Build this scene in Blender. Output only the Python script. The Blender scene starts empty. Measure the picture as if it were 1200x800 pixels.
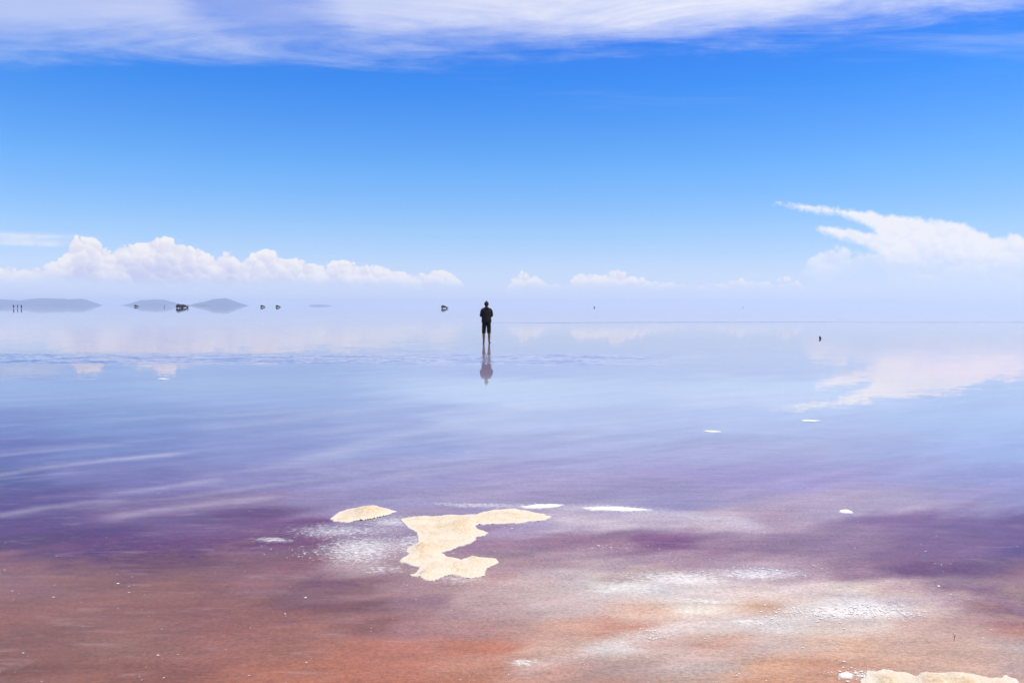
import bpy, bmesh, math, random
import numpy as np
from mathutils import Vector, Matrix
from mathutils.bvhtree import BVHTree

R = math.radians
sc = bpy.context.scene
COL = sc.collection

# ---------------------------------------------------------------- camera
CAM_H, F_PX, HORIZON, ROLL = 1.45, 933.33, 359.2, R(0.17)      # photo is 1200 x 800
PITCH = math.atan((400 - HORIZON) / F_PX)
cam = bpy.data.cameras.new('camera'); cam.lens = 28; cam.sensor_width = 36
cam.clip_start, cam.clip_end = 0.05, 400000
cam_o = bpy.data.objects.new('camera', cam); COL.objects.link(cam_o)
CAM_M = Matrix.Rotation(R(90) - PITCH, 3, 'X') @ Matrix.Rotation(ROLL, 3, 'Z')
cam_o.matrix_world = Matrix.Translation((0, 0, CAM_H)) @ CAM_M.to_4x4()
sc.camera = cam_o
CM = np.array(CAM_M)

def px_dir(x, y):
    d = CAM_M @ Vector((x - 600, 400 - y, -F_PX)); return d.normalized()
def ground(x, y, z=0.0):
    d = px_dir(x, y); t = (z - CAM_H) / d.z
    return Vector((d.x * t, d.y * t, z))
def project(X, Y, Z=0.0):                                       # numpy: world -> photo pixel
    p = np.stack([X, Y, np.zeros_like(X) + Z - CAM_H], -1) @ CM
    d = np.minimum(p[..., 2], -1e-3)
    return 600 - F_PX * p[..., 0] / d, 400 + F_PX * p[..., 1] / d

# ---------------------------------------------------------------- node helper
class S:
    def __init__(s, nt, sock): s.nt, s.k = nt, sock
    def _m(s, op, *a, clamp=False):
        n = s.nt.nodes.new('ShaderNodeMath'); n.operation = op; n.use_clamp = clamp
        for i, v in enumerate((s,) + a):
            if isinstance(v, S): s.nt.links.new(v.k, n.inputs[i])
            else: n.inputs[i].default_value = v
        return S(s.nt, n.outputs[0])
    def __add__(s, o): return s._m('ADD', o)
    __radd__ = __add__
    def __sub__(s, o): return s._m('SUBTRACT', o)
    def __rsub__(s, o): return (s * -1) + o
    def __mul__(s, o): return s._m('MULTIPLY', o)
    __rmul__ = __mul__
    def __truediv__(s, o): return s._m('DIVIDE', o)
    def max(s, o): return s._m('MAXIMUM', o)
    def min(s, o): return s._m('MINIMUM', o)
    def pow(s, o): return s._m('POWER', o)
    def sat(s): return s._m('ADD', 0.0, clamp=True)

def node(nt, kind, ins=None, **props):
    n = nt.nodes.new(kind)
    for k, v in props.items(): setattr(n, k, v)
    for k, v in (ins or {}).items():
        if isinstance(v, S): nt.links.new(v.k, n.inputs[k])
        else: n.inputs[k].default_value = v
    return n
def step(v, a, b):
    n = node(v.nt, 'ShaderNodeMapRange', {0: v, 1: a, 2: b}, interpolation_type='SMOOTHSTEP')
    return S(v.nt, n.outputs[0])
def noise(nt, vec, scale, detail=4, rough=.55, out=0, dist=0.0, dim='3D'):
    n = node(nt, 'ShaderNodeTexNoise', noise_dimensions=dim, ins={'Vector': vec, 'Scale': scale, 'Detail': detail, 'Roughness': rough, 'Distortion': dist})
    return S(nt, n.outputs[out])
def combine(nt, x, y, z=0.0): return S(nt, node(nt, 'ShaderNodeCombineXYZ', {0: x, 1: y, 2: z}).outputs[0])
def mapping(nt, v, loc=(0, 0, 0), rot=0.0, scale=(1, 1, 1)):
    return S(nt, node(nt, 'ShaderNodeMapping', {'Vector': v, 'Location': loc, 'Rotation': (0, 0, rot), 'Scale': scale}).outputs[0])
def mix(nt, f, a, b, blend='MIX'):
    n = node(nt, 'ShaderNodeMix', data_type='RGBA', blend_type=blend)
    for i, v in ((0, f), (6, a), (7, b)):
        if isinstance(v, S): nt.links.new(v.k, n.inputs[i])
        else: n.inputs[i].default_value = v if i == 0 else tuple(v) + (1,)
    return S(nt, n.outputs[2])
def lin(c):
    return tuple((v / 255 / 12.92) if v / 255 <= .04045 else ((v / 255 + .055) / 1.055) ** 2.4 for v in c)

# ---------------------------------------------------------------- sky, clouds, sun
SUN_EL, SUN_AZ = R(66), R(100)                                  # azimuth clockwise from +Y (the view)
SKY_STRENGTH = 0.12
world = bpy.data.worlds.new('World'); sc.world = world; world.use_nodes = True
world.cycles.sampling_method = 'MANUAL'; world.cycles.sample_map_resolution = 512
nt = world.node_tree; nt.nodes.clear()
sky = node(nt, 'ShaderNodeTexSky', sky_type='NISHITA', sun_disc=False, sun_elevation=SUN_EL, sun_rotation=SUN_AZ,
           altitude=3600, air_density=1.0, dust_density=1.0, ozone_density=1.0)
skyc = S(nt, sky.outputs[0])
gen = S(nt, node(nt, 'ShaderNodeTexCoord').outputs['Generated'])
sx = node(nt, 'ShaderNodeSeparateXYZ', {0: gen})
dx, dy, dz = (S(nt, sx.outputs[i]) for i in range(3))
te = dz / ((dx * dx + dy * dy)._m('SQRT').max(.001))            # tangent of the elevation
az = dx._m('ARCTAN2', dy)

def az_te(x, y):
    d = px_dir(x, y); return math.atan2(d.x, d.y), d.z / math.hypot(d.x, d.y)
# thin clear high-altitude air: deep saturated blue up high, pale near the horizon
RAW = [(15, (93, 119, 157)), (105, (104, 131, 170)), (205, (124, 154, 191)), (275, (152, 182, 211)), (315, (180, 206, 219)), (352, (208, 222, 222))]
WANT = [(14, 114, 234), (38, 138, 243), (100, 176, 251), (156, 204, 251), (198, 222, 250), (218, 226, 249)]
ramp = nt.nodes.new('ShaderNodeValToRGB'); cr = ramp.color_ramp; cr.interpolation = 'LINEAR'
stops = []
for (y, raw), want in zip(RAW, WANT):
    t = az_te(600, y)[1]
    k = [w / max(1e-3, r * SKY_STRENGTH / .1) for w, r in zip(lin(want), lin(raw))]
    stops.append((t, k))
stops.sort()
TMAX = .45
while len(cr.elements) < len(stops): cr.elements.new(.5)
for e, (t, k) in zip(cr.elements, stops):
    e.position = min(1, t / TMAX); e.color = tuple(v / 4 for v in k) + (1,)
nt.links.new((te._m('ABSOLUTE') / TMAX).sat().k, ramp.inputs[0])
sky_col = mix(nt, 1.0, skyc, S(nt, node(nt, 'ShaderNodeVectorMath', {0: S(nt, ramp.outputs[0]), 3: 4.0}, operation='SCALE').outputs[0]), 'MULTIPLY')

def emit(c, k=1.0): return tuple(v * k / SKY_STRENGTH for v in lin(c))
AZ0, AZ1, TS = -.8, .8, .16
azt = ((az - AZ0) / (AZ1 - AZ0)).sat()
def curve(pts, y_is_px=True):
    n = nt.nodes.new('ShaderNodeFloatCurve'); c = n.mapping.curves[0]
    n.mapping.use_clip = True
    P = []
    for x, y in pts:
        a, t = az_te(x, y)
        P.append(((a - AZ0) / (AZ1 - AZ0), min(1, max(0, t / TS))))
    P.sort()
    if P[0][0] > 0: P.insert(0, (0.0, P[0][1]))
    if P[-1][0] < 1: P.append((1.0, P[-1][1]))
    while len(c.points) < len(P): c.points.new(.5, .5)
    for q, p in zip(c.points, P): q.location = p; q.handle_type = 'VECTOR'
    n.mapping.update()
    nt.links.new(azt.k, n.inputs['Value'])
    return S(nt, n.outputs[0]) * TS

ang = combine(nt, az, te)
wn = noise(nt, ang, 45, 2, .5, out=1, dim='2D')
warped = S(nt, node(nt, 'ShaderNodeVectorMath', {0: wn, 1: (.016, .012, 0), 2: ang}, operation='MULTIPLY_ADD').outputs[0])
def puff(scale, up=0.0):                                          # round-topped cells
    vec = warped if not up else S(nt, node(nt, 'ShaderNodeVectorMath', {0: warped, 1: (up * .5, up, 0)}, operation='ADD').outputs[0])
    v = node(nt, 'ShaderNodeTexVoronoi', {'Vector': vec, 'Scale': scale, 'Randomness': 1.0}, feature='F1', voronoi_dimensions='2D')
    d = S(nt, v.outputs['Distance'])
    return .5 - d * d * 1.5
b1, b2, b3 = puff(40), puff(90), puff(200)
bill = b1 * .5 + b2 * .32 + b3 * .16
emb = (b1 - puff(40, .007)) * 1.0 + (b2 - puff(90, .0035)) * .8 + b3 * .25
fine = noise(nt, ang, 120, 4, .6, dim='2D') - .5
soft = noise(nt, ang, 14, 4, .55, dim='2D') - .5
# towering heap clouds along the horizon
TOP = [(-600, 318), (-200, 306), (-80, 300), (-10, 305), (0, 311), (30, 312), (60, 306), (76, 296), (82, 279), (92, 276), (104, 276), (114, 281), (119, 292), (130, 291), (140, 285), (152, 289), (160, 285),
       (172, 279), (186, 277), (200, 278), (214, 284), (230, 291), (243, 297), (254, 299), (268, 294), (280, 305), (293, 302), (297, 293), (308, 290), (320, 291), (330, 299), (340, 304), (350, 302), (360, 307),
       (370, 312), (382, 310), (388, 304), (400, 305), (416, 309), (440, 312), (452, 312), (465, 316), (490, 318), (510, 315), (528, 316), (536, 324), (550, 345), (590, 345), (600, 326), (612, 318), (630, 320), (645, 334),
       (665, 334), (676, 321), (700, 318), (722, 317), (745, 322), (762, 329), (790, 329), (812, 334), (840, 334), (865, 327), (890, 329), (912, 325), (930, 327), (945, 336), (975, 350), (1200, 350), (1350, 335), (1700, 318)]
topc = curve(TOP)
d_cu = topc - .0035 + bill * .015 + fine * .005 - te
m_cu = step(d_cu, 0.0, .0022) * step(te + soft * .012, .017, .036)
thin_l = step(noise(nt, mapping(nt, combine(nt, az, te), scale=(6, 60, 1)), 1.0, 3, dim='2D'), .42, .62) * step(te, .060, .066) * step(te, .080, .073) * step(az, -.46, -.54)
m_cu = m_cu.max(thin_l * .55)
lit = (step(d_cu + soft * .03, .046, .002) * .75 + emb * .55 + .12).sat()
cu_col = mix(nt, lit, emit((208, 208, 236)), emit((255, 250, 248)))
# anvil cloud with two prongs, and a lump below it
U1 = [(700, 330), (850, 290), (900, 244), (908, 235), (925, 237), (950, 240), (1000, 245), (1030, 248), (1060, 253), (1100, 257), (1130, 261), (1150, 270), (1170, 277), (1185, 273), (1200, 276), (1260, 284), (1400, 310), (1560, 340)]
L1 = [(700, 250), (850, 240), (905, 240), (912, 241), (930, 246), (950, 250), (975, 254), (1000, 260), (1015, 266), (1026, 273), (1034, 290), (1044, 352), (1560, 352)]
U2 = [(700, 330), (900, 300), (925, 274), (934, 267), (945, 264), (960, 263), (980, 265), (1000, 268), (1020, 273), (1060, 276), (1100, 290), (1150, 350)]
L2 = [(700, 260), (920, 262), (934, 266), (945, 270), (960, 274), (975, 279), (990, 284), (1010, 292), (1040, 308), (1080, 330), (1120, 352), (1500, 352)]
U3 = [(700, 352), (930, 340), (946, 308), (955, 295), (965, 292), (976, 294), (990, 292), (1010, 288), (1040, 290), (1100, 290), (1200, 300), (1300, 352), (1500, 352)]
def blade(U, L, s=.0065):
    w = bill * .006 + fine * .008
    return step(curve(U) + w - te, 0, s) * step(te - curve(L) + w, 0, s * 1.6)
d3 = curve(U3) + bill * .02 + fine * .012 + soft * .03 - te
body = blade(U1, L1).max(blade(U2, L2))
fade = step(te + soft * .04, .008, .066)
m_an = (body * (fade * .92)).max(step(d3, 0, .012) * step(te + soft * .03, .018, .07) * .75)
an_col = mix(nt, (step(te + soft * .06, .030, .085) + emb * .5).sat(), emit((222, 230, 250)), emit((252, 249, 250)))
# high ice-cloud sheet overhead, its ragged edge ahead
zz = dz.max(.03)
pl = combine(nt, dx / zz, dy / zz)
pxx, pyy = dx / zz, dy / zz
rip = noise(nt, mapping(nt, pl, rot=R(14), scale=(.8, 2.1, 1)), 1.2, 7, .66, dist=.5, dim='2D')
big = noise(nt, mapping(nt, pl, loc=(3.1, 1.7, 0), rot=R(-20), scale=(.55, .9, 1)), 1.0, 3, .5, dim='2D')
xp = pxx.max(0.0)
edge = 3.14 + pxx * -.04 - xp * xp * .13 - pyy
tuft = noise(nt, mapping(nt, pl, rot=R(30), scale=(1, 1.5, 1)), 5.0, 5, .65, dim='2D') - .5
e2 = edge + (rip - .5) * .6 + (big - .5) * .3 + tuft * .30
hole = step(((pxx + .85) * (pxx + .85) * 9.0 + (pyy - 2.75) * (pyy - 2.75) * .9) + (rip - .5) * .9, .05, 1.0)
m_ci = step(e2, -.24, .50) * (.60 + step(big * .5 + rip * .4 + pxx * .10, .32, .66) * .36) * (.48 + .52 * hole)
wisp = step(noise(nt, mapping(nt, pl, rot=R(26), scale=(.55, 2.4, 1)), 1.1, 6, .64, dim='2D'), .48, .80) * step(edge, -1.2, -.2) * step(pxx, -.6, .5) * .20
m_ci = m_ci.max(wisp).sat()
c = mix(nt, m_ci, sky_col, mix(nt, step(pxx, -1.3, .3), emit((226, 231, 250)), emit((254, 253, 255))))
c = mix(nt, m_an, c, an_col)
c = mix(nt, m_cu, c, cu_col)
bg = node(nt, 'ShaderNodeBackground', {0: c, 1: SKY_STRENGTH})
nt.links.new(bg.outputs[0], node(nt, 'ShaderNodeOutputWorld').inputs[0])

sun = bpy.data.lights.new('sun', 'SUN'); sun.energy = 4.0; sun.angle = R(.53); sun.color = (1, .965, .91)
sun_o = bpy.data.objects.new('sun', sun); COL.objects.link(sun_o)
to_sun = Vector((math.sin(SUN_AZ) * math.cos(SUN_EL), math.cos(SUN_AZ) * math.cos(SUN_EL), math.sin(SUN_EL)))
sun_o.rotation_euler = to_sun.to_track_quat('Z', 'Y').to_euler(); sun_o.location = (20, 5, 60)

vs = sc.view_settings
vs.view_transform = 'Standard'; vs.look = 'None'; vs.exposure = 0; vs.gamma = 1; vs.use_curve_mapping = False
sc.render.engine = 'CYCLES'; cy = sc.cycles
cy.max_bounces = 5; cy.diffuse_bounces = 1; cy.transparent_max_bounces = 12; cy.volume_bounces = 1; cy.use_denoising = True
cy.caustics_reflective = False; cy.caustics_refractive = False

# ---------------------------------------------------------------- object helpers
def new_mat(name):
    m = bpy.data.materials.new(name); m.use_nodes = True; m.node_tree.nodes.clear(); return m
def principled(name, color, rough=.7, spec=.3, var=.12, scale=30, bump=0.0, metal=0.0):
    m = new_mat(name); t = m.node_tree
    pos = S(t, node(t, 'ShaderNodeTexCoord').outputs['Object'])
    n = noise(t, pos, scale, 5)
    col = mix(t, n, tuple(v * (1 - var) for v in color), tuple(min(1, v * (1 + var)) for v in color))
    p = node(t, 'ShaderNodeBsdfPrincipled', {'Base Color': col, 'Roughness': rough, 'Specular IOR Level': spec, 'Metallic': metal})
    if bump:
        b = node(t, 'ShaderNodeBump', {'Strength': .6, 'Distance': bump, 'Height': n})
        t.links.new(b.outputs[0], p.inputs['Normal'])
    t.links.new(p.outputs[0], node(t, 'ShaderNodeOutputMaterial').inputs[0])
    return m
def obj(name, mesh, mat=None, parent=None, **props):
    o = bpy.data.objects.new(name, mesh); COL.objects.link(o)
    if mat and not mesh.materials: mesh.materials.append(mat)
    if parent: o.parent = parent
    for k, v in props.items(): o[k] = v
    return o
def from_bm(name, bm, smooth=True):
    me = bpy.data.meshes.new(name); bm.normal_update(); bm.to_mesh(me); bm.free()
    if smooth: me.polygons.foreach_set('use_smooth', [True] * len(me.polygons))
    return me
def pydata(name, v, f, smooth=True):
    me = bpy.data.meshes.new(name); me.from_pydata(v, [], f); me.update()
    if smooth: me.polygons.foreach_set('use_smooth', [True] * len(me.polygons))
    return me
def thing(name, loc, rz, label, category, group=None):
    o = bpy.data.objects.new(name, None); COL.objects.link(o)
    o.empty_display_size = .2; o.location = loc; o.rotation_euler = (0, 0, rz)
    o['label'] = label; o['category'] = category
    if group: o['group'] = group
    return o
def copy_tree(src, parent=None):
    c = src.copy(); COL.objects.link(c); c.parent = parent
    for ch in list(src.children): copy_tree(ch, c)
    return c
def smst(a, b, x):
    t = np.clip((x - a) / (b - a), 0, 1); return t * t * (3 - 2 * t)
def vnoise(x, y, seed=0):                                        # value noise, numpy
    xi, yi = np.floor(x).astype(np.int64), np.floor(y).astype(np.int64)
    fx, fy = x - xi, y - yi; fx = fx * fx * (3 - 2 * fx); fy = fy * fy * (3 - 2 * fy)
    def h(i, j):
        n = (i * 374761393 + j * 668265263 + seed * 974634777) & 0x7fffffff
        n = ((n ^ (n >> 13)) * 1274126177) & 0x7fffffff
        return ((n ^ (n >> 16)) & 0xffff) / 65535.0
    return (h(xi, yi) * (1 - fx) + h(xi + 1, yi) * fx) * (1 - fy) + (h(xi, yi + 1) * (1 - fx) + h(xi + 1, yi + 1) * fx) * fy
def fbm(x, y, seed=0, oct=5, g=.5):
    s = a = 0.0; k = 1.0
    for o in range(oct):
        s = s + k * vnoise(x * 2 ** o, y * 2 ** o, seed + o * 17); a += k; k *= g
    return s / a - .5

# ---------------------------------------------------------------- salt flat and water
def polar_sheet(name, z, ratio, n_az):
    r = [.4]
    while r[-1] < 130: r.append(r[-1] * ratio)
    r = np.array(r + [200, 350, 600, 1200, 2500, 6000, 15000, 60000])
    front = np.linspace(-R(42), R(42), n_az)
    back = np.linspace(R(42), R(318), 70)[1:-1]
    a = np.concatenate([front, back]); n = len(a)
    X, Y = r[:, None] * np.sin(a)[None], r[:, None] * np.cos(a)[None]
    v = np.stack([X.ravel(), Y.ravel(), np.full(X.size, z)], 1)
    i = np.arange(len(r) - 1)[:, None] * n; j = np.arange(n)[None]; k = (j + 1) % n
    f = np.stack([i + j, i + n + j, i + n + k, i + k], -1).reshape(-1, 4)[:, ::-1]
    v = np.concatenate([v, [[0, 0, z]]]); c = len(v) - 1
    me = bpy.data.meshes.new(name)
    faces = f.tolist() + [(c, int(k_), int(j_)) for j_, k_ in zip(range(n), [(q + 1) % n for q in range(n)])]
    me.from_pydata(v.tolist(), [], faces); me.update()
    me.polygons.foreach_set('use_smooth', [True] * len(me.polygons))
    return me, v
def attr(me, name, vals, color=False):
    a = me.attributes.new(name, 'FLOAT_COLOR' if color else 'FLOAT', 'POINT')
    if color: a.data.foreach_set('color', np.concatenate([vals, np.ones((len(vals), 1))], 1).ravel().astype(np.float32))
    else: a.data.foreach_set('value', vals.astype(np.float32))

# colours seen in the photograph at pixels; the mirrored sky is taken out to get the mineral bed's own colour
SEEN = {
 425: [(0, 149, 177, 228), (300, 163, 188, 231), (600, 179, 200, 239), (900, 183, 203, 239), (1200, 190, 206, 243)],
 459: [(0, 145, 175, 226), (300, 155, 183, 230), (600, 188, 212, 246), (900, 189, 212, 246), (1200, 168, 197, 241)],
 494: [(0, 118, 143, 206), (150, 129, 157, 214), (300, 139, 162, 215), (450, 157, 177, 225), (600, 178, 197, 237), (900, 176, 197, 239), (1200, 165, 194, 240)],
 525: [(0, 104, 120, 190), (150, 119, 141, 201), (300, 138, 154, 212), (450, 150, 168, 218), (600, 167, 180, 225), (900, 165, 177, 222), (1200, 154, 178, 231)],
 556: [(0, 88, 88, 169), (150, 121, 127, 189), (300, 137, 142, 197), (450, 153, 158, 206), (600, 161, 162, 208), (900, 163, 161, 213), (1200, 143, 155, 213)],
 588: [(0, 100, 87, 159), (150, 116, 104, 164), (300, 136, 122, 168), (380, 151, 144, 192), (450, 150, 149, 197), (600, 159, 153, 195), (800, 154, 152, 198), (1000, 172, 162, 196), (1200, 147, 147, 202)],
 610: [(0, 100, 79, 149), (200, 122, 101, 156), (330, 116, 88, 141), (450, 164, 151, 185), (600, 165, 150, 193), (700, 194, 183, 204), (850, 195, 180, 200), (950, 170, 149, 179), (1050, 131, 106, 161), (1200, 116, 93, 155)],
 635: [(0, 100, 63, 131), (150, 105, 75, 135), (300, 119, 81, 131), (420, 173, 153, 180), (570, 160, 130, 165), (700, 162, 129, 159), (780, 137, 95, 146), (850, 157, 131, 161), (950, 151, 126, 162), (1100, 130, 104, 153), (1200, 108, 89, 151)],
 660: [(0, 141, 98, 130), (150, 105, 69, 111), (300, 133, 94, 124), (420, 178, 153, 170), (520, 165, 135, 152), (600, 163, 137, 156), (700, 178, 160, 178), (780, 175, 147, 171), (880, 189, 161, 180), (1000, 157, 127, 157), (1100, 115, 86, 136), (1200, 139, 105, 136)],
 685: [(0, 143, 107, 129), (150, 140, 100, 114), (300, 153, 114, 127), (400, 131, 95, 120), (470, 167, 134, 156), (550, 184, 150, 157), (620, 190, 170, 181), (700, 208, 212, 216), (800, 222, 210, 216), (900, 223, 205, 209), (1000, 225, 213, 209), (1080, 214, 183, 184), (1150, 142, 113, 137), (1200, 166, 140, 140)],
 710: [(0, 148, 108, 117), (150, 148, 106, 111), (300, 159, 115, 113), (400, 122, 89, 109), (470, 146, 114, 139), (550, 185, 159, 167), (640, 201, 181, 188), (720, 223, 183, 165), (800, 229, 223, 220), (880, 209, 168, 148), (960, 235, 230, 234), (1020, 249, 248, 250), (1090, 203, 178, 182), (1170, 157, 122, 134)],
 735: [(0, 145, 106, 112), (150, 154, 112, 115), (300, 161, 114, 112), (420, 143, 98, 108), (470, 172, 126, 141), (550, 188, 149, 149), (640, 204, 162, 153), (730, 201, 139, 123), (800, 218, 204, 204), (900, 222, 218, 225), (1000, 220, 204, 202), (1100, 202, 170, 168), (1190, 179, 125, 127)],
 760: [(0, 141, 102, 107), (150, 154, 115, 115), (300, 166, 116, 111), (400, 185, 118, 109), (460, 191, 122, 117), (550, 192, 121, 109), (640, 208, 173, 166), (730, 206, 201, 206), (820, 207, 157, 143), (900, 203, 180, 178), (970, 219, 176, 151), (1080, 205, 171, 164), (1190, 187, 169, 177)],
 785: [(0, 140, 97, 98), (150, 148, 104, 103), (300, 181, 119, 107), (400, 189, 119, 104), (460, 190, 121, 110), (560, 195, 137, 124), (640, 200, 155, 150), (730, 183, 156, 160), (830, 198, 180, 181), (920, 214, 165, 140), (980, 205, 150, 131), (1080, 212, 175, 165), (1190, 180, 156, 166)],
 805: [(0, 147, 107, 109), (150, 151, 104, 101), (300, 186, 118, 100), (420, 185, 114, 99), (560, 189, 126, 108), (720, 180, 139, 136), (850, 196, 169, 161), (940, 226, 152, 118), (1100, 208, 170, 158), (1200, 198, 166, 166)],
}
def fresnel(sin_el):
    c = sin_el; g = np.sqrt(1.33 ** 2 - 1 + c * c)
    return .5 * ((g - c) / (g + c)) ** 2 * (1 + ((c * (g + c) - 1) / (c * (g - c) + 1)) ** 2)
E_BED = 1.42
cp, cv = [], []
sky_y = np.array([15, 105, 205, 275, 315, 352.0]); sky_v = np.array([lin(w) for w in WANT])
for y, row in SEEN.items():
    for x, *rgb in row:
        d = px_dir(x, y); Fr = float(fresnel(np.float64(-d.z)))
        my = 2 * HORIZON - y
        S_ = np.array([np.interp(my, sky_y, sky_v[:, k]) for k in range(3)])
        ci = .5 * float(np.clip((62 - my) / 45, 0, 1))
        S_ = (1 - ci) * S_ + ci * np.array(lin((225, 235, 252)))
        al = (np.array(lin(rgb)) - Fr * S_) / ((1 - Fr) * (1 - .03) * E_BED)
        al = np.clip(al, .02, .78); al = np.maximum(al, .09 * al.max())
        cp.append((x, y)); cv.append(al)
cp, cv = np.array(cp, float), np.array(cv)
FAR_BED = np.array((.24, .20, .32))

STREAKS = [([(-40, 562), (60, 547), (125, 537), (240, 526)], .10, .6), ([(250, 562), (330, 545), (400, 527), (480, 508), (560, 489), (660, 468)], .22, .42), ([(120, 582), (200, 570), (260, 560)], .12, .45),
           ([(-20, 610), (50, 596), (100, 590), (170, 590)], .10, .5), ([(110, 612), (180, 603), (260, 592), (340, 583)], .10, .5), ([(200, 505), (330, 492), (460, 474)], .30, .32), ([(640, 520), (700, 500), (770, 478)], .22, .3),
           ([(560, 592), (650, 591), (760, 597), (840, 606), (900, 616)], .09, .75), ([(600, 610), (690, 606), (800, 612), (900, 613)], .16, .35), ([(880, 612), (980, 600), (1100, 590)], .10, .35),
           ([(640, 700), (760, 688), (860, 676), (960, 668)], .12, .5), ([(690, 742), (800, 728), (900, 715), (1040, 706), (1150, 702)], .10, .55), ([(600, 785), (640, 772), (720, 752), (800, 745)], .05, .35), ([(760, 765), (880, 752), (1000, 742)], .08, .4)]
def bed_albedo(X, Y):
    # warp along the drift direction so the patches run as streaks
    ca, sa = math.cos(R(34)), math.sin(R(34))
    u, w = X * ca + Y * sa, -X * sa + Y * ca
    px, py = project(X, Y)
    far = smst(4, 14, Y)
    px = px + (130 * fbm(u * .8, w * 2.0, 3) + 90 * fbm(u * 2.6, w * 4.5, 15)) * (1 - .3 * far)
    py = py + 40 * fbm(u * .9, w * 3.2, 9, 6, .58) * (1 - .55 * far)
    front = Y > .3
    px = np.where(front, np.clip(px, -150, 1350), 600); py = np.where(front, np.clip(py, 300, 900), 900)
    out = np.zeros((len(X), 3)); ww = np.zeros(len(X))
    for (cx, cyy), val in zip(cp, cv):
        g = 1 / (((px - cx) / 105) ** 2 + ((py - cyy) / 15) ** 2 + .06) ** 2.0
        out += g[:, None] * val; ww += g
    out /= ww[:, None]
    f = smst(425, 395, py)[:, None]
    out = out * (1 - f) + FAR_BED * f
    grey = out.mean(1, keepdims=True); ds = .16 * smst(7, 5, Y)[:, None]
    out = out * (1 - ds) + grey * np.array((1.06, .97, .97)) * ds
    # streaks of lighter and darker silt
    st = fbm(u * .55, w * 5.5, 31, 6, .6)
    out *= (1 + .55 * st * (1 - .6 * far))[:, None]
    veil = smst(.06, .26, fbm(u * .30, w * 3.6, 57, 6, .6)) * smst(5.2, 6.2, Y) * smst(22, 11, Y) * .30 * smst(5, 1, X)
    out = out * (1 - veil[:, None]) + np.array((.52, .46, .50)) * veil[:, None]
    wx, wy = X + .35 * fbm(X * .9, Y * .9, 61), Y + .5 * fbm(X * .9 + 5, Y * .9, 67)
    for pts, wd, k in STREAKS:
        G = [ground(a, b_) for a, b_ in pts]; best = np.full(len(X), 1e9); along = np.zeros(len(X)); L = 0.0
        tot = sum((q - p_).length for p_, q in zip(G, G[1:]))
        for p_, q in zip(G, G[1:]):
            e = q - p_; l = e.length; tt = np.clip(((wx - p_.x) * e.x + (wy - p_.y) * e.y) / (l * l), 0, 1)
            d = np.hypot(wx - p_.x - tt * e.x, wy - p_.y - tt * e.y); up = d < best
            best = np.where(up, d, best); along = np.where(up, (L + tt * l) / tot, along); L += l
        amt = k * np.exp(-(best / wd) ** 2) * (.55 + 1.3 * np.clip(fbm(u * 1.5, w * 9, 83, 5, .6) + .25, 0, 1)) * smst(-.02, .18, along) * smst(1.02, .8, along)
        amt = np.clip(amt * .72, 0, .8)[:, None]
        out = out * (1 - amt) + np.array((.60, .53, .56)) * amt
    return np.clip(out, .015, .85)

def ellipse_density(px, py, items):
    d = np.zeros_like(px)
    for x, y, rx, ry, k in items:
        d = np.maximum(d, k * np.exp(-(((px - x) / rx) ** 2 + ((py - y) / ry) ** 2) * 1.2))
    return d
CRUST = [(478, 640, 40, 18, .7), (520, 676, 60, 8, .6), (440, 668, 50, 8, .6), (620, 612, 60, 8, .4), (418, 645, 78, 24, .82), (400, 620, 75, 10, .7), (322, 630, 24, 4, .9), (455, 610, 40, 10, .8), (720, 690, 80, 12, .8), (800, 678, 100, 12, .9), (890, 671, 75, 9, .9), (810, 703, 80, 6, .85), (1000, 714, 85, 14, 1.0), (880, 726, 60, 6, .85),
         (625, 774, 30, 7, .85), (800, 603, 90, 6, .45), (720, 596, 80, 4, .9), (1025, 788, 40, 8, .8), (560, 690, 60, 6, .3), (690, 640, 60, 4, .45), (740, 745, 60, 7, .6), (560, 590, 90, 3, .8), (700, 762, 40, 5, .5), (980, 695, 70, 6, .4)]
def crust_map(X, Y):
    px, py = project(X, Y)
    px = px + 50 * fbm(X * 1.5, Y * 1.5, 71); py = py + 12 * fbm(X * 1.6 + 9, Y * 1.6, 77)
    d = ellipse_density(px, py, CRUST)
    return np.where(Y > .5, d, 0)

bed_me, bv = polar_sheet('salt_flat', 0.0, 1.0085, 460)
bv[:, 2] = -.004 - np.clip((np.hypot(bv[:, 0], bv[:, 1]) - 8) * .0015, 0, .4)
bed_me.vertices.foreach_set('co', bv.ravel().astype(np.float32)); bed_me.update()
attr(bed_me, 'bed', bed_albedo(bv[:, 0], bv[:, 1]), True)
attr(bed_me, 'crust', crust_map(bv[:, 0], bv[:, 1]))
m = new_mat('mineral bed'); t = m.node_tree
pos = S(t, node(t, 'ShaderNodeNewGeometry').outputs['Position'])
bedc = S(t, node(t, 'ShaderNodeAttribute', attribute_name='bed').outputs['Color'])
crs = S(t, node(t, 'ShaderNodeAttribute', attribute_name='crust').outputs['Fac'])
g1 = noise(t, mapping(t, pos, rot=R(-20), scale=(1, 1.6, 1)), 48, 4, .65); g2 = noise(t, mapping(t, pos, rot=R(-30), scale=(1.2, 5, 1)), 2.2, 8, .70); g3 = noise(t, pos, 170, 2, .5)
near = step(S(t, node(t, 'ShaderNodeVectorMath', {0: pos}, operation='LENGTH').outputs['Value']), 11.0, 4.5)
fac = (1.0 + ((g1 - .5) * 1.3 + (g3 - .5) * .9) * (.25 + near * .75) + (g2 - .5) * (.45 + near * .5)).max(.3)
col = mix(t, 1.0, bedc, S(t, node(t, 'ShaderNodeCombineColor', {0: fac, 1: fac, 2: fac}).outputs[0]), 'MULTIPLY')
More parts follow.
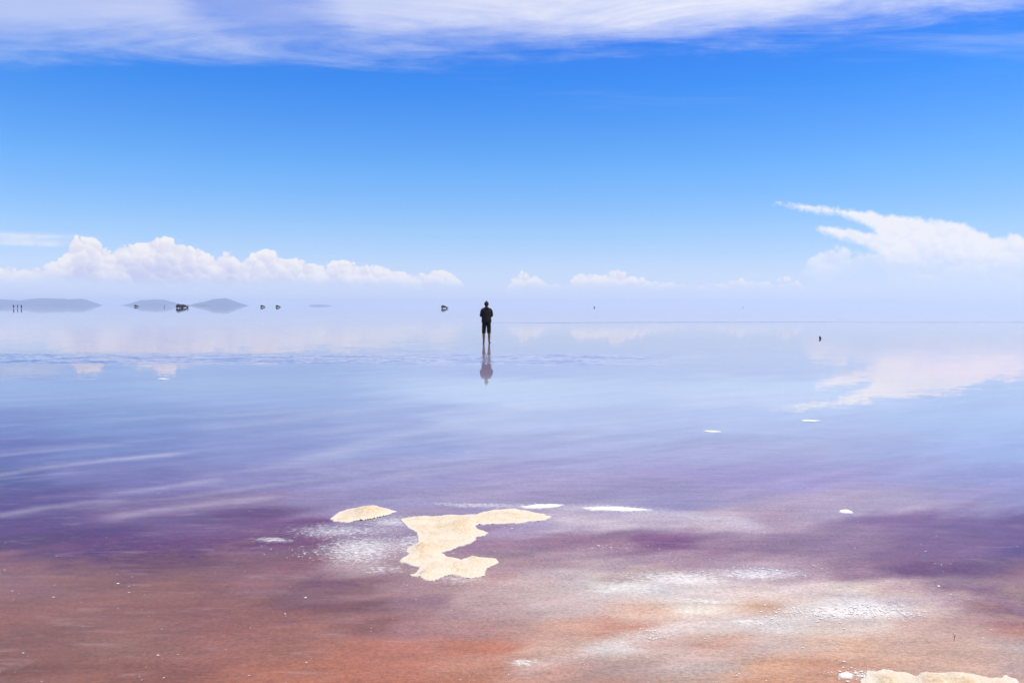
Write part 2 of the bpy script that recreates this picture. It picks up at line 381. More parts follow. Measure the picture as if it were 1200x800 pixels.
spk = noise(t, mapping(t, pos, rot=R(-12), scale=(1, 1.5, 1)), 30, 6, .80)
wmask = step(crs * .40 + spk, .64, .92)
film = step(noise(t, mapping(t, pos, rot=R(-28), scale=(.8, 3.4, 1)), 3.4, 8, .70, dist=.6), .52, .78)
col = mix(t, film * .26, col, (.58, .47, .47))
rust = step(noise(t, mapping(t, pos, loc=(7, 3, 0), rot=R(-22), scale=(1, 3.0, 1)), 5.5, 7, .70, dist=.5), .56, .76)
col = mix(t, rust * .14, col, (.20, .085, .075))
col = mix(t, wmask * .95, col, (.82, .79, .78))
p = node(t, 'ShaderNodeBsdfDiffuse', {'Color': col})
b = node(t, 'ShaderNodeBump', {'Strength': .5, 'Distance': .006, 'Height': g1 + wmask})
t.links.new(b.outputs[0], p.inputs['Normal'])
t.links.new(p.outputs[0], node(t, 'ShaderNodeOutputMaterial').inputs[0])
bed = obj('salt_flat', bed_me, m, kind='structure')

# water: calm mirror with wind-ruffled bands
wat_me, wv = polar_sheet('water', 0.0, 1.012, 300)
X, Y = wv[:, 0], wv[:, 1]
wpx, wpy = project(X, Y)
wob = fbm(X * .12, Y * .5, 5)
ruff = np.full(len(X), .010) + .02 * smst(.02, .25, fbm(X * .25, Y * .9, 44)) * smst(6, 9, Y) * smst(40, 20, Y)
ruff += .03 * smst(9, 4, Y)
bandA = smst(19.6, 21.4, Y + wob * 3) * smst(25.2, 23.0, Y + wob * 3) * smst(5.5, 1.0, X) + .5 * smst(21.5, 22.5, Y + wob * 2) * smst(24.5, 23.5, Y + wob * 2) * smst(-1, 1, X) * smst(6.5, 4, X)
ruff += .30 * bandA
ruff += .03 * smst(24, 27, Y + wob * 3) * smst(70, 45, Y + wob * 8) * smst(3, -4, X)
line = Y - (72 + X * .19) + 6 * fbm(X * .05, X * 0 + 3, 8)
ruff += .8 * smst(-3, -.5, line) * smst(3.5, .8, line) * smst(-8, 6, X)
ruff += .03 * smst(0, 3, line) * smst(40, 10, line) * (.5 + fbm(X * .05, Y * .3, 12))
ruff = np.where(Y < 0, .006, ruff)
attr(wat_me, 'ruffle', np.clip(ruff, .002, .8))
m = new_mat('shallow water'); t = m.node_tree
pos = S(t, node(t, 'ShaderNodeNewGeometry').outputs['Position'])
rf = S(t, node(t, 'ShaderNodeAttribute', attribute_name='ruffle').outputs['Fac'])
def nvec(scale, k, sc_=(1, 1, 1), rot=0.0, detail=2):
    c_ = noise(t, mapping(t, pos, rot=rot, scale=sc_), scale, detail, .55, out=1)
    v = node(t, 'ShaderNodeVectorMath', {0: c_, 1: (.5, .5, .5)}, operation='SUBTRACT')
    return S(t, node(t, 'ShaderNodeVectorMath', {0: S(t, v.outputs[0]), 3: k}, operation='SCALE').outputs[0])
va = node(t, 'ShaderNodeVectorMath', {0: nvec(9.0, 1.0, (.7, 1.2, 1), R(15)), 1: nvec(2.2, .6, (.5, 1, 1), R(-8))}, operation='ADD')
vb = node(t, 'ShaderNodeVectorMath', {0: S(t, va.outputs[0]), 1: nvec(38.0, .6)}, operation='ADD')
vs_ = node(t, 'ShaderNodeVectorMath', {0: S(t, vb.outputs[0]), 3: rf}, operation='SCALE')
vf = node(t, 'ShaderNodeVectorMath', {0: S(t, vs_.outputs[0]), 1: (1, 1, 0)}, operation='MULTIPLY')
vz = node(t, 'ShaderNodeVectorMath', {0: S(t, vf.outputs[0]), 1: (0, 0, 1)}, operation='ADD')
nn = S(t, node(t, 'ShaderNodeVectorMath', {0: S(t, vz.outputs[0])}, operation='NORMALIZE').outputs[0])
fr = node(t, 'ShaderNodeFresnel', {'IOR': 1.33, 'Normal': nn})
gl = node(t, 'ShaderNodeBsdfGlossy', {'Color': (1, 1, 1, 1), 'Roughness': 0.0, 'Normal': nn})
tr = node(t, 'ShaderNodeBsdfTransparent', {'Color': (.985, .97, .965, 1)})
ms = node(t, 'ShaderNodeMixShader', {0: S(t, fr.outputs[0])})
t.links.new(tr.outputs[0], ms.inputs[1]); t.links.new(gl.outputs[0], ms.inputs[2])
t.links.new(ms.outputs[0], node(t, 'ShaderNodeOutputMaterial').inputs[0])
water = obj('water', wat_me, m, kind='structure')

# ---------------------------------------------------------------- far hills and the air in front of them
def hill(profile, D, depth, label):
    P = []
    for x, h in profile:                                          # photo column, height in photo pixels above the flat
        d = px_dir(x, HORIZON); P.append((d.x / d.y * D, h * .82 * D / F_PX))
    xs = np.array([p[0] for p in P]); hs = np.array([p[1] for p in P])
    nx, ny = 160, 28
    gx = np.linspace(xs[0], xs[-1], nx); gy = np.linspace(-1, 1, ny)
    top = np.interp(gx, xs, hs)
    GX, GY = np.meshgrid(gx, gy)
    ridge = np.sqrt(np.clip(1 - np.abs(GY + .25 * fbm(GX / 900, GY * 0, 4)) ** 1.5, 0, 1))
    Z = top[None] * ridge * (1 + .22 * fbm(GX / 700, GY * depth / 700, 21)) + top[None] * .34 * fbm(GX / 300, GY * depth / 300, 5, 6, .6) * ridge
    v = np.stack([GX.ravel(), (D + GY * depth).ravel(), Z.ravel() - .5], 1)
    f = [(j * nx + i, j * nx + i + 1, (j + 1) * nx + i + 1, (j + 1) * nx + i) for j in range(ny - 1) for i in range(nx - 1)]
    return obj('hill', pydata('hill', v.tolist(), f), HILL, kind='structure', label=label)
HILL = principled('dark volcanic hillside tinted haze blue', (.018, .045, .12), .95, .1, .35, .002)  # blue of the distant haze is painted into the dark rock's base colour
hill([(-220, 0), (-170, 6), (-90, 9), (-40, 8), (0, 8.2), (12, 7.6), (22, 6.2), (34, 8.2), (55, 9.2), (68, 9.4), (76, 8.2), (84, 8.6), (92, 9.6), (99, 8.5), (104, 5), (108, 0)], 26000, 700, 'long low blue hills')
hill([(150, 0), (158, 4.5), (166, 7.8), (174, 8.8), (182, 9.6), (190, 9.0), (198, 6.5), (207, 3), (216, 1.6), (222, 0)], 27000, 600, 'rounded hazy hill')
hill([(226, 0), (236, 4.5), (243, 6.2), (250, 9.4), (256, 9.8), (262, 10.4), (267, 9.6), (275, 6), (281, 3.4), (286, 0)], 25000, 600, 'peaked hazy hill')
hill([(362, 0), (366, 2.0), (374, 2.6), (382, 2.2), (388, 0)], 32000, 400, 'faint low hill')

bm = bmesh.new(); bmesh.ops.create_cube(bm, size=1)
me = from_bm('haze', bm, False)
m = new_mat('haze air'); t = m.node_tree
pv = node(t, 'ShaderNodeVolumePrincipled', {'Color': (.68, .82, 1, 1), 'Density': 4.2e-5, 'Anisotropy': .3})
t.links.new(pv.outputs[0], node(t, 'ShaderNodeOutputMaterial').inputs['Volume'])
hz = obj('haze', me, m, kind='stuff')
hz.scale = (130000, 130000, 501.2); hz.location = (0, 0, 249.4)
hz['label'] = 'pale even haze over the salt flat'

# ---------------------------------------------------------------- salt crusts standing out of the water
def crust_material(name, base, tan, tan_amt):
    m = new_mat(name); t = m.node_tree
    pos = S(t, node(t, 'ShaderNodeNewGeometry').outputs['Position'])
    mound = S(t, node(t, 'ShaderNodeAttribute', attribute_name='mound').outputs['Fac'])
    rim = S(t, node(t, 'ShaderNodeAttribute', attribute_name='rim').outputs['Fac'])
    n1 = noise(t, pos, 9, 6, .62); n2 = noise(t, pos, 60, 4, .65); n3 = noise(t, pos, 230, 2, .6)
    k = (step(n1 * .65 + n2 * .35, .40, .70) * tan_amt + mound * step(n2, .34, .62) * .9).sat()
    col = mix(t, k, base, tan)
    col = mix(t, rim * step(n1, .35, .6) * .75, col, (.70, .655, .60))
    col = mix(t, step(n2 * .6 + n3 * .4, .62, .74) * mound, col, (.20, .12, .06))
    col = mix(t, step(n3, .55, .70) * .42, col, tuple(v * .6 for v in tan))
    col = mix(t, step(noise(t, pos, 26, 5, .7), .56, .66) * .5, col, tuple(min(1, v * 1.16) for v in base))
    p = node(t, 'ShaderNodeBsdfPrincipled', {'Base Color': col, 'Roughness': .85, 'Specular IOR Level': .25})
    b = node(t, 'ShaderNodeBump', {'Strength': .85, 'Distance': .015, 'Height': n2 * .7 + n3 * .3 + n1 * .8})
    t.links.new(b.outputs[0], p.inputs['Normal'])
    t.links.new(p.outputs[0], node(t, 'ShaderNodeOutputMaterial').inputs[0])
    return m
CREAM = crust_material('cream salt crust', (.65, .57, .455), (.55, .39, .23), .85)
WHITE = crust_material('white salt crust', (.70, .66, .62), (.60, .52, .42), .25)
def zoomed(pts, ox, oy, k): return [(ox + x * k, oy + y * k) for x, y in pts]
def salt_crust(outline, label, mat=CREAM, h=.028, cell=.012, mounds=(), jitter=1.0, seed=0, group=None):
    P = np.array([ground(x, y)[:2] for x, y in outline])
    ctr = P.mean(0); lo, hi = P.min(0) - .05 - 2 * cell, P.max(0) + .05 + 2 * cell
    gx, gy = np.arange(lo[0], hi[0], cell), np.arange(lo[1], hi[1], cell * 1.25)
    GX, GY = np.meshgrid(gx, gy); x, y = GX.ravel(), GY.ravel()
    A, B = P, np.roll(P, -1, 0)
    dist = np.full(len(x), 1e9); inside = np.zeros(len(x), bool)
    for (ax, ay), (bx, by) in zip(A, B):
        ex, ey = bx - ax, by - ay; tt = np.clip(((x - ax) * ex + (y - ay) * ey) / max(1e-12, ex * ex + ey * ey), 0, 1)
        dist = np.minimum(dist, np.hypot(x - ax - tt * ex, y - ay - tt * ey))
        c_ = (ay > y) != (by > y)
        with np.errstate(divide='ignore', invalid='ignore'):
            inside ^= c_ & (x < (bx - ax) * (y - ay) / (by - ay) + ax)
    sd = np.where(inside, dist, -dist) + jitter * (.08 * fbm(x / .10, y / .18, seed, 6, .60) + .02 * fbm(x / .028, y / .05, seed + 3, 4, .6))
    z = h * (1 - np.exp(-np.clip(sd, -.08, 9) / .07)) 
    z = np.where(sd > 0, z * (1 + .6 * fbm(x / .09, y / .12, seed + 7)) + .006 * fbm(x / .03, y / .04, seed + 11) * smst(0, .03, sd), sd * .9)
    mo = np.zeros(len(x))
    for mx, my, r, mh in mounds:
        g = ground(mx, my); q = np.exp(-((x - g.x) ** 2 + ((y - g.y) / 1.6) ** 2) / (r * r))
        z += q * mh * (1 + .9 * fbm(x / .04, y / .05, seed + 13)); mo = np.maximum(mo, q)
    ok = ((sd > -.003 - cell) ).reshape(GX.shape); nx = len(gx)
    idx = -np.ones(len(x), int); faces = []
    jj, ii = np.where(ok[:-1, :-1] & ok[1:, :-1] & ok[:-1, 1:] & ok[1:, 1:])
    q = np.stack([jj * nx + ii, jj * nx + ii + 1, (jj + 1) * nx + ii + 1, (jj + 1) * nx + ii], 1)
    used = np.unique(q); idx[used] = np.arange(len(used))
    v = np.stack([x - ctr[0], y - ctr[1], z], 1)[used]
    me = pydata('salt_crust', v.tolist(), idx[q].tolist())
    attr(me, 'mound', mo[used]); attr(me, 'rim', np.exp(-np.clip(sd, 0, 9) / .03)[used])
    o = obj('salt_crust', me, mat, label=label, category='salt crust'); o.location = (ctr[0], ctr[1], 0)
    if group: o['group'] = group
    return o
zm = lambda pts: zoomed(pts, 350, 570, .29167)
salt_crust(zm([(410, 130), (440, 122), (480, 118), (540, 117), (600, 111), (660, 112), (715, 106), (730, 97), (790, 91), (870, 86), (895, 97), (940, 100), (985, 108), (1014, 118), (980, 132), (930, 138), (880, 146), (820, 147), (740, 152), (695, 150),
      (705, 166), (735, 176), (770, 184), (740, 196), (708, 201), (700, 220), (672, 234), (630, 247), (590, 256), (552, 262), (572, 271), (600, 281), (650, 294), (685, 280), (730, 281), (775, 288), (796, 298), (780, 314), (748, 328), (742, 342),
      (746, 356), (700, 367), (650, 362), (615, 354), (570, 362), (545, 376), (512, 374), (480, 362), (448, 355), (470, 338), (478, 322), (440, 316), (412, 300), (418, 284), (446, 268), (438, 250), (470, 238), (488, 220), (478, 196), (468, 180), (432, 158), (415, 142)]),
    'large cream salt crust with two lobes and tan mounds rising from purple water', h=.007, cell=.006, mounds=[(495, 642, .05, .022), (540, 617, .09, .020), (497, 672, .02, .012), (556, 653, .03, .010)], seed=3)
salt_crust(zm([(120, 131), (140, 112), (170, 98), (215, 88), (262, 82), (310, 84), (352, 90), (392, 97), (372, 108), (330, 122), (290, 130), (235, 134), (200, 142), (165, 143), (135, 140)]),
    'pale salt patch with one tan mound beside the large cream crust', h=.005, cell=.007, mounds=[(433, 600, .10, .030)], seed=8)
salt_crust([(606, 593), (625, 590.5), (645, 589.8), (663, 590.5), (655, 593), (635, 595), (615, 595.5)], 'narrow pale salt strip just behind the large cream crust', WHITE, .004, .008, jitter=.7, seed=12)
salt_crust([(680, 594.5), (705, 592.8), (735, 593.5), (764, 596.5), (745, 599), (715, 597.5), (690, 597)], 'long thin white salt streak at the tip of a milky shoal', WHITE, .003, .008, jitter=.9, seed=14)
salt_crust([(938, 492.6), (945, 491.4), (952, 491.6), (964, 492.6), (954, 493.8), (944, 493.4)], 'thin white salt islet below the mirrored anvil cloud', WHITE, .005, .012, seed=15)
salt_crust([(821, 504.5), (828, 503.8), (837, 504.1), (846, 505.6), (836, 506.4), (827, 505.8)], 'small white salt islet in open blue water', WHITE, .005, .012, seed=16)
salt_crust([(983, 599.4), (986, 597.2), (992, 596.6), (998, 598.4), (999, 600.4), (990, 600.8)], 'tiny white salt lump in violet water', WHITE, .008, .006, jitter=.5, seed=17)
salt_crust([(184, 443.6), (189, 443.0), (199, 443.6), (193, 444.2)], 'tiny white salt glint where the heap cloud is mirrored', WHITE, .004, .01, jitter=.3, seed=18)
salt_crust([(1012, 797), (1018, 786), (1040, 783.5), (1062, 786), (1072, 790), (1085, 788), (1110, 787), (1135, 789), (1160, 792.5), (1178, 790.5), (1187, 795), (1194, 803), (1180, 818), (1130, 832), (1080, 838), (1040, 826), (1020, 812)],
    'cream salt crust with brown ridges beside orange mineral water', h=.008, cell=.004, mounds=[(1042, 800, .03, .012), (1095, 799, .05, .014), (1130, 801, .05, .012)], seed=21)
salt_crust([(984, 789), (992, 786.5), (1001, 789.5), (997, 792.5), (988, 792)], 'small white salt patch beside the cream crust with brown ridges', WHITE, .005, .005, jitter=.6, seed=23)

# loose salt flakes on the surface
rng = np.random.default_rng(7)
n = 240000
fx, fy = rng.uniform(-250, 1450, n), rng.uniform(440, 880, n)
D = np.array([px_dir(a, b_) for a, b_ in zip(fx, fy)])
tt = -CAM_H / D[:, 2]; GX, GY = D[:, 0] * tt, D[:, 1] * tt
clump = fbm(GX * 3.2, GY * 3.2, 91, 4)
dens = 1.6 * crust_map(GX, GY) ** 1.3 * smst(-.02, .16, clump) + .0026 * smst(560, 640, fy) + .0008 + .03 * smst(.16, .30, clump) * smst(600, 680, fy) * smst(250, 450, fx)
keep = rng.uniform(0, 1, n) < dens
GX, GY = GX[keep], GY[keep]
V, Fc = [], []
for x, y in zip(GX, GY):
    r = float(np.clip(rng.lognormal(-5.75, .5), .0014, .009)) * min(1.8, .5 + y / 8); k0 = len(V); a0 = rng.uniform(0, 6.28); sq = rng.uniform(.3, .9)
    hz_ = r * rng.uniform(.02, .07); rot = rng.normal(.3, .5)
    for i in range(6):
        a = a0 + i * 1.047; q = r * rng.uniform(.65, 1.2); lx, ly = q * math.cos(a), q * math.sin(a) * sq
        V.append((x + lx * math.cos(rot) - ly * math.sin(rot), y + lx * math.sin(rot) + ly * math.cos(rot), -.0004))
    V.append((x + rng.uniform(-.3, .3) * r, y + rng.uniform(-.3, .3) * r, hz_))
    Fc += [(k0 + i, k0 + (i + 1) % 6, k0 + 6) for i in range(6)]
FLAKE = principled('salt flake', (.84, .82, .80), .7, .3, .06, 40)
obj('salt_flakes', pydata('salt_flakes', V, Fc, False), FLAKE, kind='stuff')['label'] = 'loose white salt flakes scattered over the shallows'

# ---------------------------------------------------------------- people
def skin_mesh(name, pts, edges, levels=2, root=0):
    me = bpy.data.meshes.new(name); me.from_pydata([p[0] for p in pts], edges, []); me.update()
    o = bpy.data.objects.new(name, me); COL.objects.link(o)
    o.modifiers.new('skin', 'SKIN'); sm = o.modifiers.new('sub', 'SUBSURF'); sm.levels = levels; sm.render_levels = levels
    for i, (co, r) in enumerate(pts):
        sv = me.skin_vertices[0].data[i]; sv.radius = r if isinstance(r, tuple) else (r, r); sv.use_root = (i == root)
    dg = bpy.context.evaluated_depsgraph_get()
    res = bpy.data.meshes.new_from_object(o.evaluated_get(dg)); res.name = name
    bpy.data.objects.remove(o); bpy.data.meshes.remove(me)
    res.polygons.foreach_set('use_smooth', [True] * len(res.polygons))
    return res
def loft(bm, rings, n=20, power=2.4):
    prev = None
    for cx, cyy, z, rx, ry in rings:
        ring = []
        for i in range(n):
            a = 2 * math.pi * i / n; c_, s_ = math.cos(a), math.sin(a)
            ring.append(bm.verts.new((cx + rx * math.copysign(abs(c_) ** (2 / power), c_), cyy + ry * math.copysign(abs(s_) ** (2 / power), s_), z)))
        if prev:
            for i in range(n): bm.faces.new((prev[i], prev[(i + 1) % n], ring[(i + 1) % n], ring[i]))
        else: bm.faces.new(ring[::-1])
        prev = ring
    bm.faces.new(prev)
def add_mesh(bm, me): bm.from_mesh(me); bpy.data.meshes.remove(me)
SKIN = principled('skin', (.17, .10, .075), .6, .3, .08, 20)
BLACK = principled('black jacket cloth', (.018, .018, .022), .9, .15, .3, 25, .004)
DARK = principled('dark shorts cloth', (.014, .015, .02), .9, .15, .3, 25, .004)
HAIR = principled('dark hair', (.010, .008, .008), .7, .3, .3, 60, .003)

def make_person(label, group=None):
    t_ = thing('person', (0, 0, 0), 0, label, 'person', group)
    P = [((0, 0, .92), (.135, .10)), ((0, 0, 1.10), (.12, .09)), ((0, 0, 1.27), (.15, .10)), ((0, -.005, 1.40), .06), ((0, .005, 1.45), .05), ((0, .03, 1.50), (.062, .07)), ((0, .015, 1.56), (.074, .09)), ((0, .005, 1.615), (.062, .075))]
    Ed = [(i, i + 1) for i in range(7)]
    P.append(((0, .125, 1.545), .012)); Ed.append((6, 8))                      # nose
    for s_ in (-1, 1):
        b0 = len(P); P.append(((s_ * .082, .01, 1.55), .014)); Ed.append((6, b0))   # ear
        b0 = len(P)
        P += [((s_ * .15, 0, 1.36), .058), ((s_ * .215, -.03, 1.22), .045), ((s_ * .235, -.03, 1.09), .040), ((s_ * .17, .12, 1.09), .034), ((s_ * .10, .20, 1.11), .026), ((s_ * .065, .235, 1.12), (.018, .034))]
        Ed += [(2, b0)] + [(b0 + i, b0 + i + 1) for i in range(5)]
        h = b0 + 5
        for k, (dz_, L) in enumerate(((.03, .055), (.011, .065), (-.009, .06), (-.028, .048))):
            c0 = len(P); P += [((s_ * .035, .262, 1.12 + dz_), .0085), ((s_ * .008, .272 - .0, 1.12 + dz_ * .9 + .004 * k), .0075)]
            Ed += [(h, c0), (c0, c0 + 1)]
        c0 = len(P); P += [((s_ * .055, .225, 1.165), .0095), ((s_ * .03, .235, 1.185), .008)]; Ed += [(h, c0), (c0, c0 + 1)]
        b0 = len(P); out = .05 if s_ > 0 else .008
        P += [((s_ * .088, 0, .86), (.09, .09)), ((s_ * .10, .012, .66), .075), ((s_ * .105, .02, .48), .060), ((s_ * .108, -.02, .33), .062), ((s_ * .108, -.012, .12), .042), ((s_ * .108, -.02, .045), .044), ((s_ * .108 + s_ * out, .09, .028), (.036, .024)), ((s_ * .108 + s_ * out * 1.6, .155, .018), (.034, .016))]
        Ed += [(0, b0)] + [(b0 + i, b0 + i + 1) for i in range(7)]
    obj('body', skin_mesh('body', P, Ed), SKIN, t_)
    bm = bmesh.new()
    loft(bm, [(0, 0, .835, .190, .135), (0, 0, .85, .203, .145), (0, 0, .95, .196, .138), (0, -.005, 1.08, .188, .132), (0, -.01, 1.22, .188, .138), (0, -.012, 1.32, .192, .128), (0, -.012, 1.375, .172, .105), (0, -.01, 1.405, .125, .085), (0, -.005, 1.435, .075, .07), (0, 0, 1.455, .068, .066)])
    for s_ in (-1, 1):
        A = [((s_ * .13, 0, 1.345), .075), ((s_ * .180, -.01, 1.32), .060), ((s_ * .207, -.03, 1.20), .056), ((s_ * (.228 if s_ < 0 else .215), -.032, 1.09), .053), ((s_ * .18, .115, 1.085), .048), ((s_ * .115, .185, 1.105), .042)]
        add_mesh(bm, skin_mesh('sleeve', A, [(i, i + 1) for i in range(5)]))
    add_mesh(bm, skin_mesh('hood', [((-.09, -.075, 1.40), .035), ((-.04, -.115, 1.375), .042), ((.04, -.115, 1.375), .042), ((.09, -.075, 1.40), .035)], [(0, 1), (1, 2), (2, 3)]))
    obj('jacket', from_bm('jacket', bm), BLACK, t_)
    bm = bmesh.new()
    loft(bm, [(0, 0, .78, .165, .12), (0, 0, .84, .175, .125), (0, 0, .94, .165, .12), (0, 0, .98, .15, .11)])
    for s_, zb in ((-1, .40), (1, .41)):
        loft(bm, [(s_ * .102, .008, zb, .072, .078), (s_ * .102, .008, zb + .02, .076, .082), (s_ * .098, .006, .58, .082, .092), (s_ * .088, 0, .74, .088, .105), (s_ * .085, 0, .84, .088, .11)])
    obj('shorts', from_bm('shorts', bm), DARK, t_)
    bm = bmesh.new()
    loft(bm, [(0, -.02, 1.485, .06, .06), (0, -.02, 1.52, .084, .085), (0, -.012, 1.57, .090, .095), (0, -.005, 1.61, .082, .09), (0, -.002, 1.64, .060, .066), (0, -.004, 1.655, .036, .04), (0, -.008, 1.672, .034, .036), (0, -.008, 1.69, .020, .02)], 18, 2)
    obj('hair', from_bm('hair', bm), HAIR, t_)
    return t_
def place(o, x, y, rz=0.0, scale=1.0, dist=None):
    if dist is None: g = ground(x, y, -.012)
    else:
        d = px_dir(x, HORIZON); g = Vector((d.x / d.y * dist, dist, -.012))
    o.location = g; o.rotation_euler = (0, 0, rz); o.scale = (scale,) * 3
    return o
person = place(make_person('person in black jacket and dark shorts standing barefoot in shallow water, seen from behind'), 570, 402.2, R(9))
for i, (x, dist, rz) in enumerate(((16, 325, .6), (20.5, 338, 2.4), (25, 322, -1.9))):
    c = place(copy_tree(person), x, 0, rz, 1.0, dist)
    c['label'] = 'tiny dark standing figure in a row of three before the long hills'; c['group'] = 'row of three distant people'
c = place(copy_tree(person), 192.5, 0, 1.2, 1.0, 560); c['label'] = 'tiny lone standing figure before the rounded hazy hill'
c = place(copy_tree(person), 220, 0, -1.4, 1.0, 430); c['label'] = 'tiny standing figure beside the parked off-road cars'

# ---------------------------------------------------------------- off-road cars far out on the flat
PAINT = {k: principled(k + ' car paint', c_, .35, .5, .08, 4) for k, c_ in {'dark': (.018, .02, .028), 'grey': (.05, .055, .065), 'maroon': (.05, .012, .014)}.items()}
GLASS = principled('car glass', (.01, .012, .015), .1, .6, .05, 4)
TYRE = principled('tyre rubber', (.012, .012, .012), .9, .2, .2, 20)
STEEL = principled('steel rim', (.35, .35, .36), .4, .5, .1, 10)
LAMP = principled('lamp lens', (.55, .55, .52), .2, .5, .05, 10)
TAIL = principled('tail lamp', (.30, .01, .01), .3, .5, .05, 10)
LOAD = principled('roof load tarpaulin', (.03, .04, .07), .85, .2, .3, 6, .02)
def box(bm, c, sz, bev=0.0):
    r = bmesh.ops.create_cube(bm, size=1, matrix=Matrix.Translation(c) @ Matrix.Diagonal((*sz, 1)))
    if bev: bmesh.ops.bevel(bm, geom=list({e for v in r['verts'] for e in v.link_edges}), offset=bev, segments=2, affect='EDGES')
def extrude_profile(bm, pts, w_lo, w_hi, z_split):
    L, Rr = [], []
    for x, z in pts:
        w = w_lo if z <= z_split else w_lo + (w_hi - w_lo) * (z - z_split) / .75
        L.append(bm.verts.new((x, -w / 2, z))); Rr.append(bm.verts.new((x, w / 2, z)))
    n_ = len(pts)
    bm.faces.new(L); bm.faces.new(Rr[::-1])
    for i in range(n_): bm.faces.new((L[(i + 1) % n_], L[i], Rr[i], Rr[(i + 1) % n_]))
def bmesh_obj(name, fn, mat, parent, smooth=False):
    bm = bmesh.new(); fn(bm); return obj(name, from_bm(name, bm, smooth), mat, parent)
def make_car(paint, label, group=None):
    t_ = thing('off_road_car', (0, 0, 0), 0, label, 'car', group)
    def body(bm):
        extrude_profile(bm, [(-2.35, .55), (-2.38, .95), (-2.34, 1.08), (-2.22, 1.72), (-2.0, 1.82), (.35, 1.82), (.55, 1.76), (1.05, 1.15), (2.2, 1.02), (2.38, .92), (2.4, .55), (1.95, .42), (1.85, .75), (1.6, .88), (1.3, .85), (1.08, .45), (-1.05, .45), (-1.25, .82), (-1.55, .9), (-1.8, .78), (-1.95, .45)], 1.84, 1.50, 1.08)
        bmesh.ops.bevel(bm, geom=bm.edges[:], offset=.03, segments=2, affect='EDGES', clamp_overlap=True)
        box(bm, (2.43, 0, .6), (.14, 1.8, .2), .04); box(bm, (-2.42, 0, .6), (.14, 1.8, .2), .04)
    bmesh_obj('body', body, PAINT[paint], t_)
    def quad(pts): return lambda bm: bm.faces.new([bm.verts.new(p) for p in pts])
    def side(s_, x0, x1, x2, x3):
        w = lambda z: (1.84 + (1.50 - 1.84) * (z - 1.08) / .75) / 2 + .008
        p = [(x0, s_ * w(1.18), 1.18), (x1, s_ * w(1.18), 1.18), (x2, s_ * w(1.68), 1.68), (x3, s_ * w(1.68), 1.68)]
        return quad(p if s_ < 0 else p[::-1])
    for s_ in (-1, 1):
        bmesh_obj('side_window', side(s_, .12, .92, .50, .12), GLASS, t_); bmesh_obj('side_window', side(s_, -.85, .02, .02, -.85), GLASS, t_); bmesh_obj('side_window', side(s_, -2.18, -.97, -.97, -2.10), GLASS, t_)
        bmesh_obj('headlight', lambda bm: box(bm, (2.36, s_ * .68, .88), (.1, .32, .16), .03), LAMP, t_)
        bmesh_obj('tail_light', lambda bm: box(bm, (-2.38, s_ * .82, .98), (.06, .14, .3), .02), TAIL, t_)
        bmesh_obj('mirror', lambda bm: box(bm, (.85, s_ * 1.0, 1.2), (.1, .2, .16), .03), PAINT[paint], t_)
        for x in (-1.5, 1.5):
            wh = thing('wheel', (x, s_ * .80, .38), 0, '', ''); del wh['label'], wh['category']; wh.parent = t_
            def cyl(r, d, off):
                def f(bm):
                    bmesh.ops.create_cone(bm, cap_ends=True, segments=24, radius1=r, radius2=r, depth=d, matrix=Matrix.Translation((0, s_ * off, 0)) @ Matrix.Rotation(R(90), 4, 'X'))
                    bmesh.ops.bevel(bm, geom=[e for e in bm.edges if len(e.link_faces) == 2 and e.calc_face_angle(0) > 1], offset=.02, segments=2, affect='EDGES')
                return f
            bmesh_obj('tyre', cyl(.38, .24, 0), TYRE, wh); bmesh_obj('rim', cyl(.23, .06, .10), STEEL, wh)
    bmesh_obj('windscreen', quad([(.60, -.66, 1.715), (1.02, -.80, 1.205), (1.02, .80, 1.205), (.60, .66, 1.715)]), GLASS, t_).location = (.012, 0, .012)
    bmesh_obj('rear_window', quad([(-2.33, .72, 1.2), (-2.33, -.72, 1.2), (-2.25, -.64, 1.62), (-2.25, .64, 1.62)]), GLASS, t_).location = (-.012, 0, 0)
    def rack(bm):
        for y in (-.62, .62): box(bm, (-.85, y, 1.90), (2.3, .04, .04))
        for i in range(6): box(bm, (-1.95 + i * .44, 0, 1.925), (.04, 1.28, .03))
        for x in (-1.7, .0):
            for y in (-.62, .62): box(bm, (x, y, 1.85), (.04, .04, .1))
    bmesh_obj('roof_rack', rack, TYRE, t_)
    def load(bm):
        box(bm, (-1.0, 0, 2.08), (1.7, 1.15, .28), .08); box(bm, (-1.4, .1, 2.27), (.7, .8, .16), .06)
    bmesh_obj('roof_luggage', load, LOAD, t_, True)
    return t_
car = place(make_car('dark', 'dark off-road car parked alone in line with the standing person'), 521, 0, R(12), 1, 545)
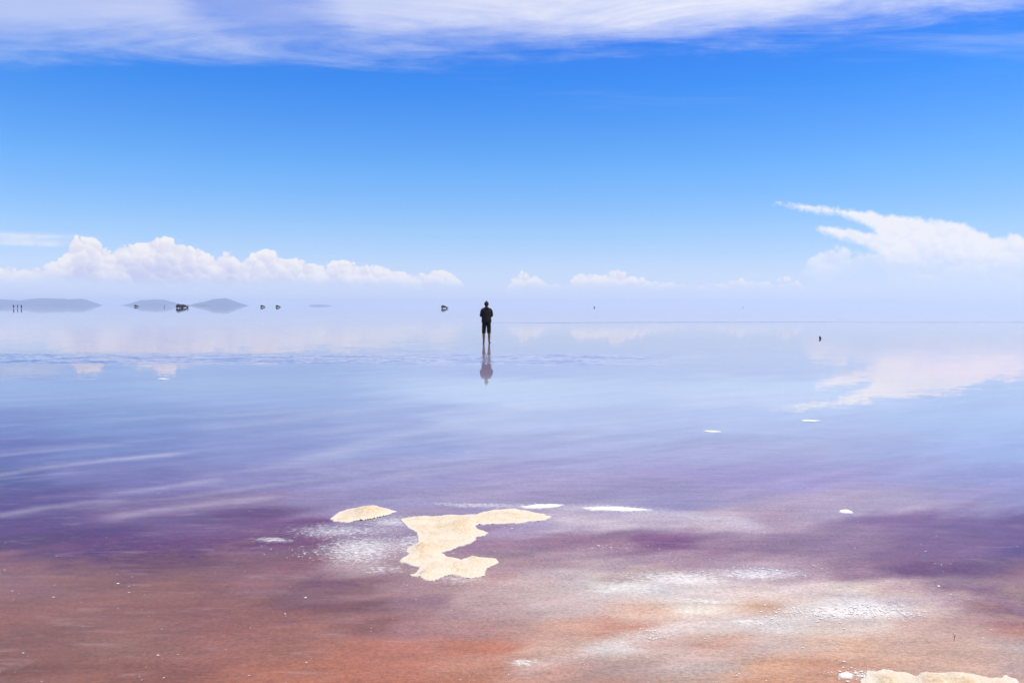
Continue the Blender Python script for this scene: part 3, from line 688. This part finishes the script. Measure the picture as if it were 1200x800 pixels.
def more_car(paint, x, dist, rz, label):
    c = place(copy_tree(car), x, 0, rz, 1, dist); c['label'] = label
    for ch in c.children:
        if ch.name.split('.')[0] in ('body', 'mirror'):
            ch.data = ch.data.copy(); ch.data.materials[0] = PAINT[paint]
    return c
more_car('dark', 211.2, 440, R(70), 'dark off-road car parked between the two hazy hills, larger of the pair')
more_car('maroon', 216.5, 520, R(10), 'maroon off-road car parked close behind the larger dark car')
for x, dist in ((308, 830), (326, 815)):
    c = more_car('dark', x, dist, R(4), 'tiny distant off-road car, one of two in open flat by the peaked hill'); c['group'] = 'two distant cars beyond the peaked hill'
more_car('grey', 160, 900, R(20), 'tiny distant off-road car at the foot of the rounded hill')
more_car('dark', 696.5, 1250, R(80), 'tiny dark car on the empty horizon beyond the dark line across the water')
more_car('grey', 871, 2600, R(60), 'barely visible grey car on the horizon beneath the faint cloud puffs')

# ---------------------------------------------------------------- small things in the water
def stone():
    bm = bmesh.new(); bmesh.ops.create_icosphere(bm, subdivisions=3, radius=1)
    for v in bm.verts:
        c_ = v.co.copy(); a = np.array([c_.x * 1.7 + 4]); b_ = np.array([c_.y * 1.7 + c_.z * 1.3])
        k = 1 + .5 * float(fbm(a, b_, 2)[0])
        v.co = Vector((c_.x * .045 * k - .006, c_.y * .05 * k, c_.z * .085 * k + .065))
        if c_.x > .2: v.co.z *= .62; v.co.x += .02
    return from_bm('stone', bm, False)
g = ground(961, 396.8)
o = obj('stone', stone(), principled('wet dark stone', (.02, .02, .022), .5, .4, .4, 40, .01), label='small dark upright stone poking out of calm water', category='stone'); o.location = g; o.scale = (.95, .95, .85)
g = ground(1118.5, 749)
tw = skin_mesh('twig', [((-.004, .002, -.02), .0011), ((-.001, 0, .006), .0011), ((.0, 0, .012), .001), ((-.006, .004, .030), .0007), ((.006, .002, .022), .0006)], [(0, 1), (1, 2), (2, 3), (2, 4)], 1)
o = obj('twig', tw, principled('dead twig', (.05, .035, .03), .9, .2, .3, 200), label='tiny dark twig sticking up from pink shallows', category='twig'); o.location = g
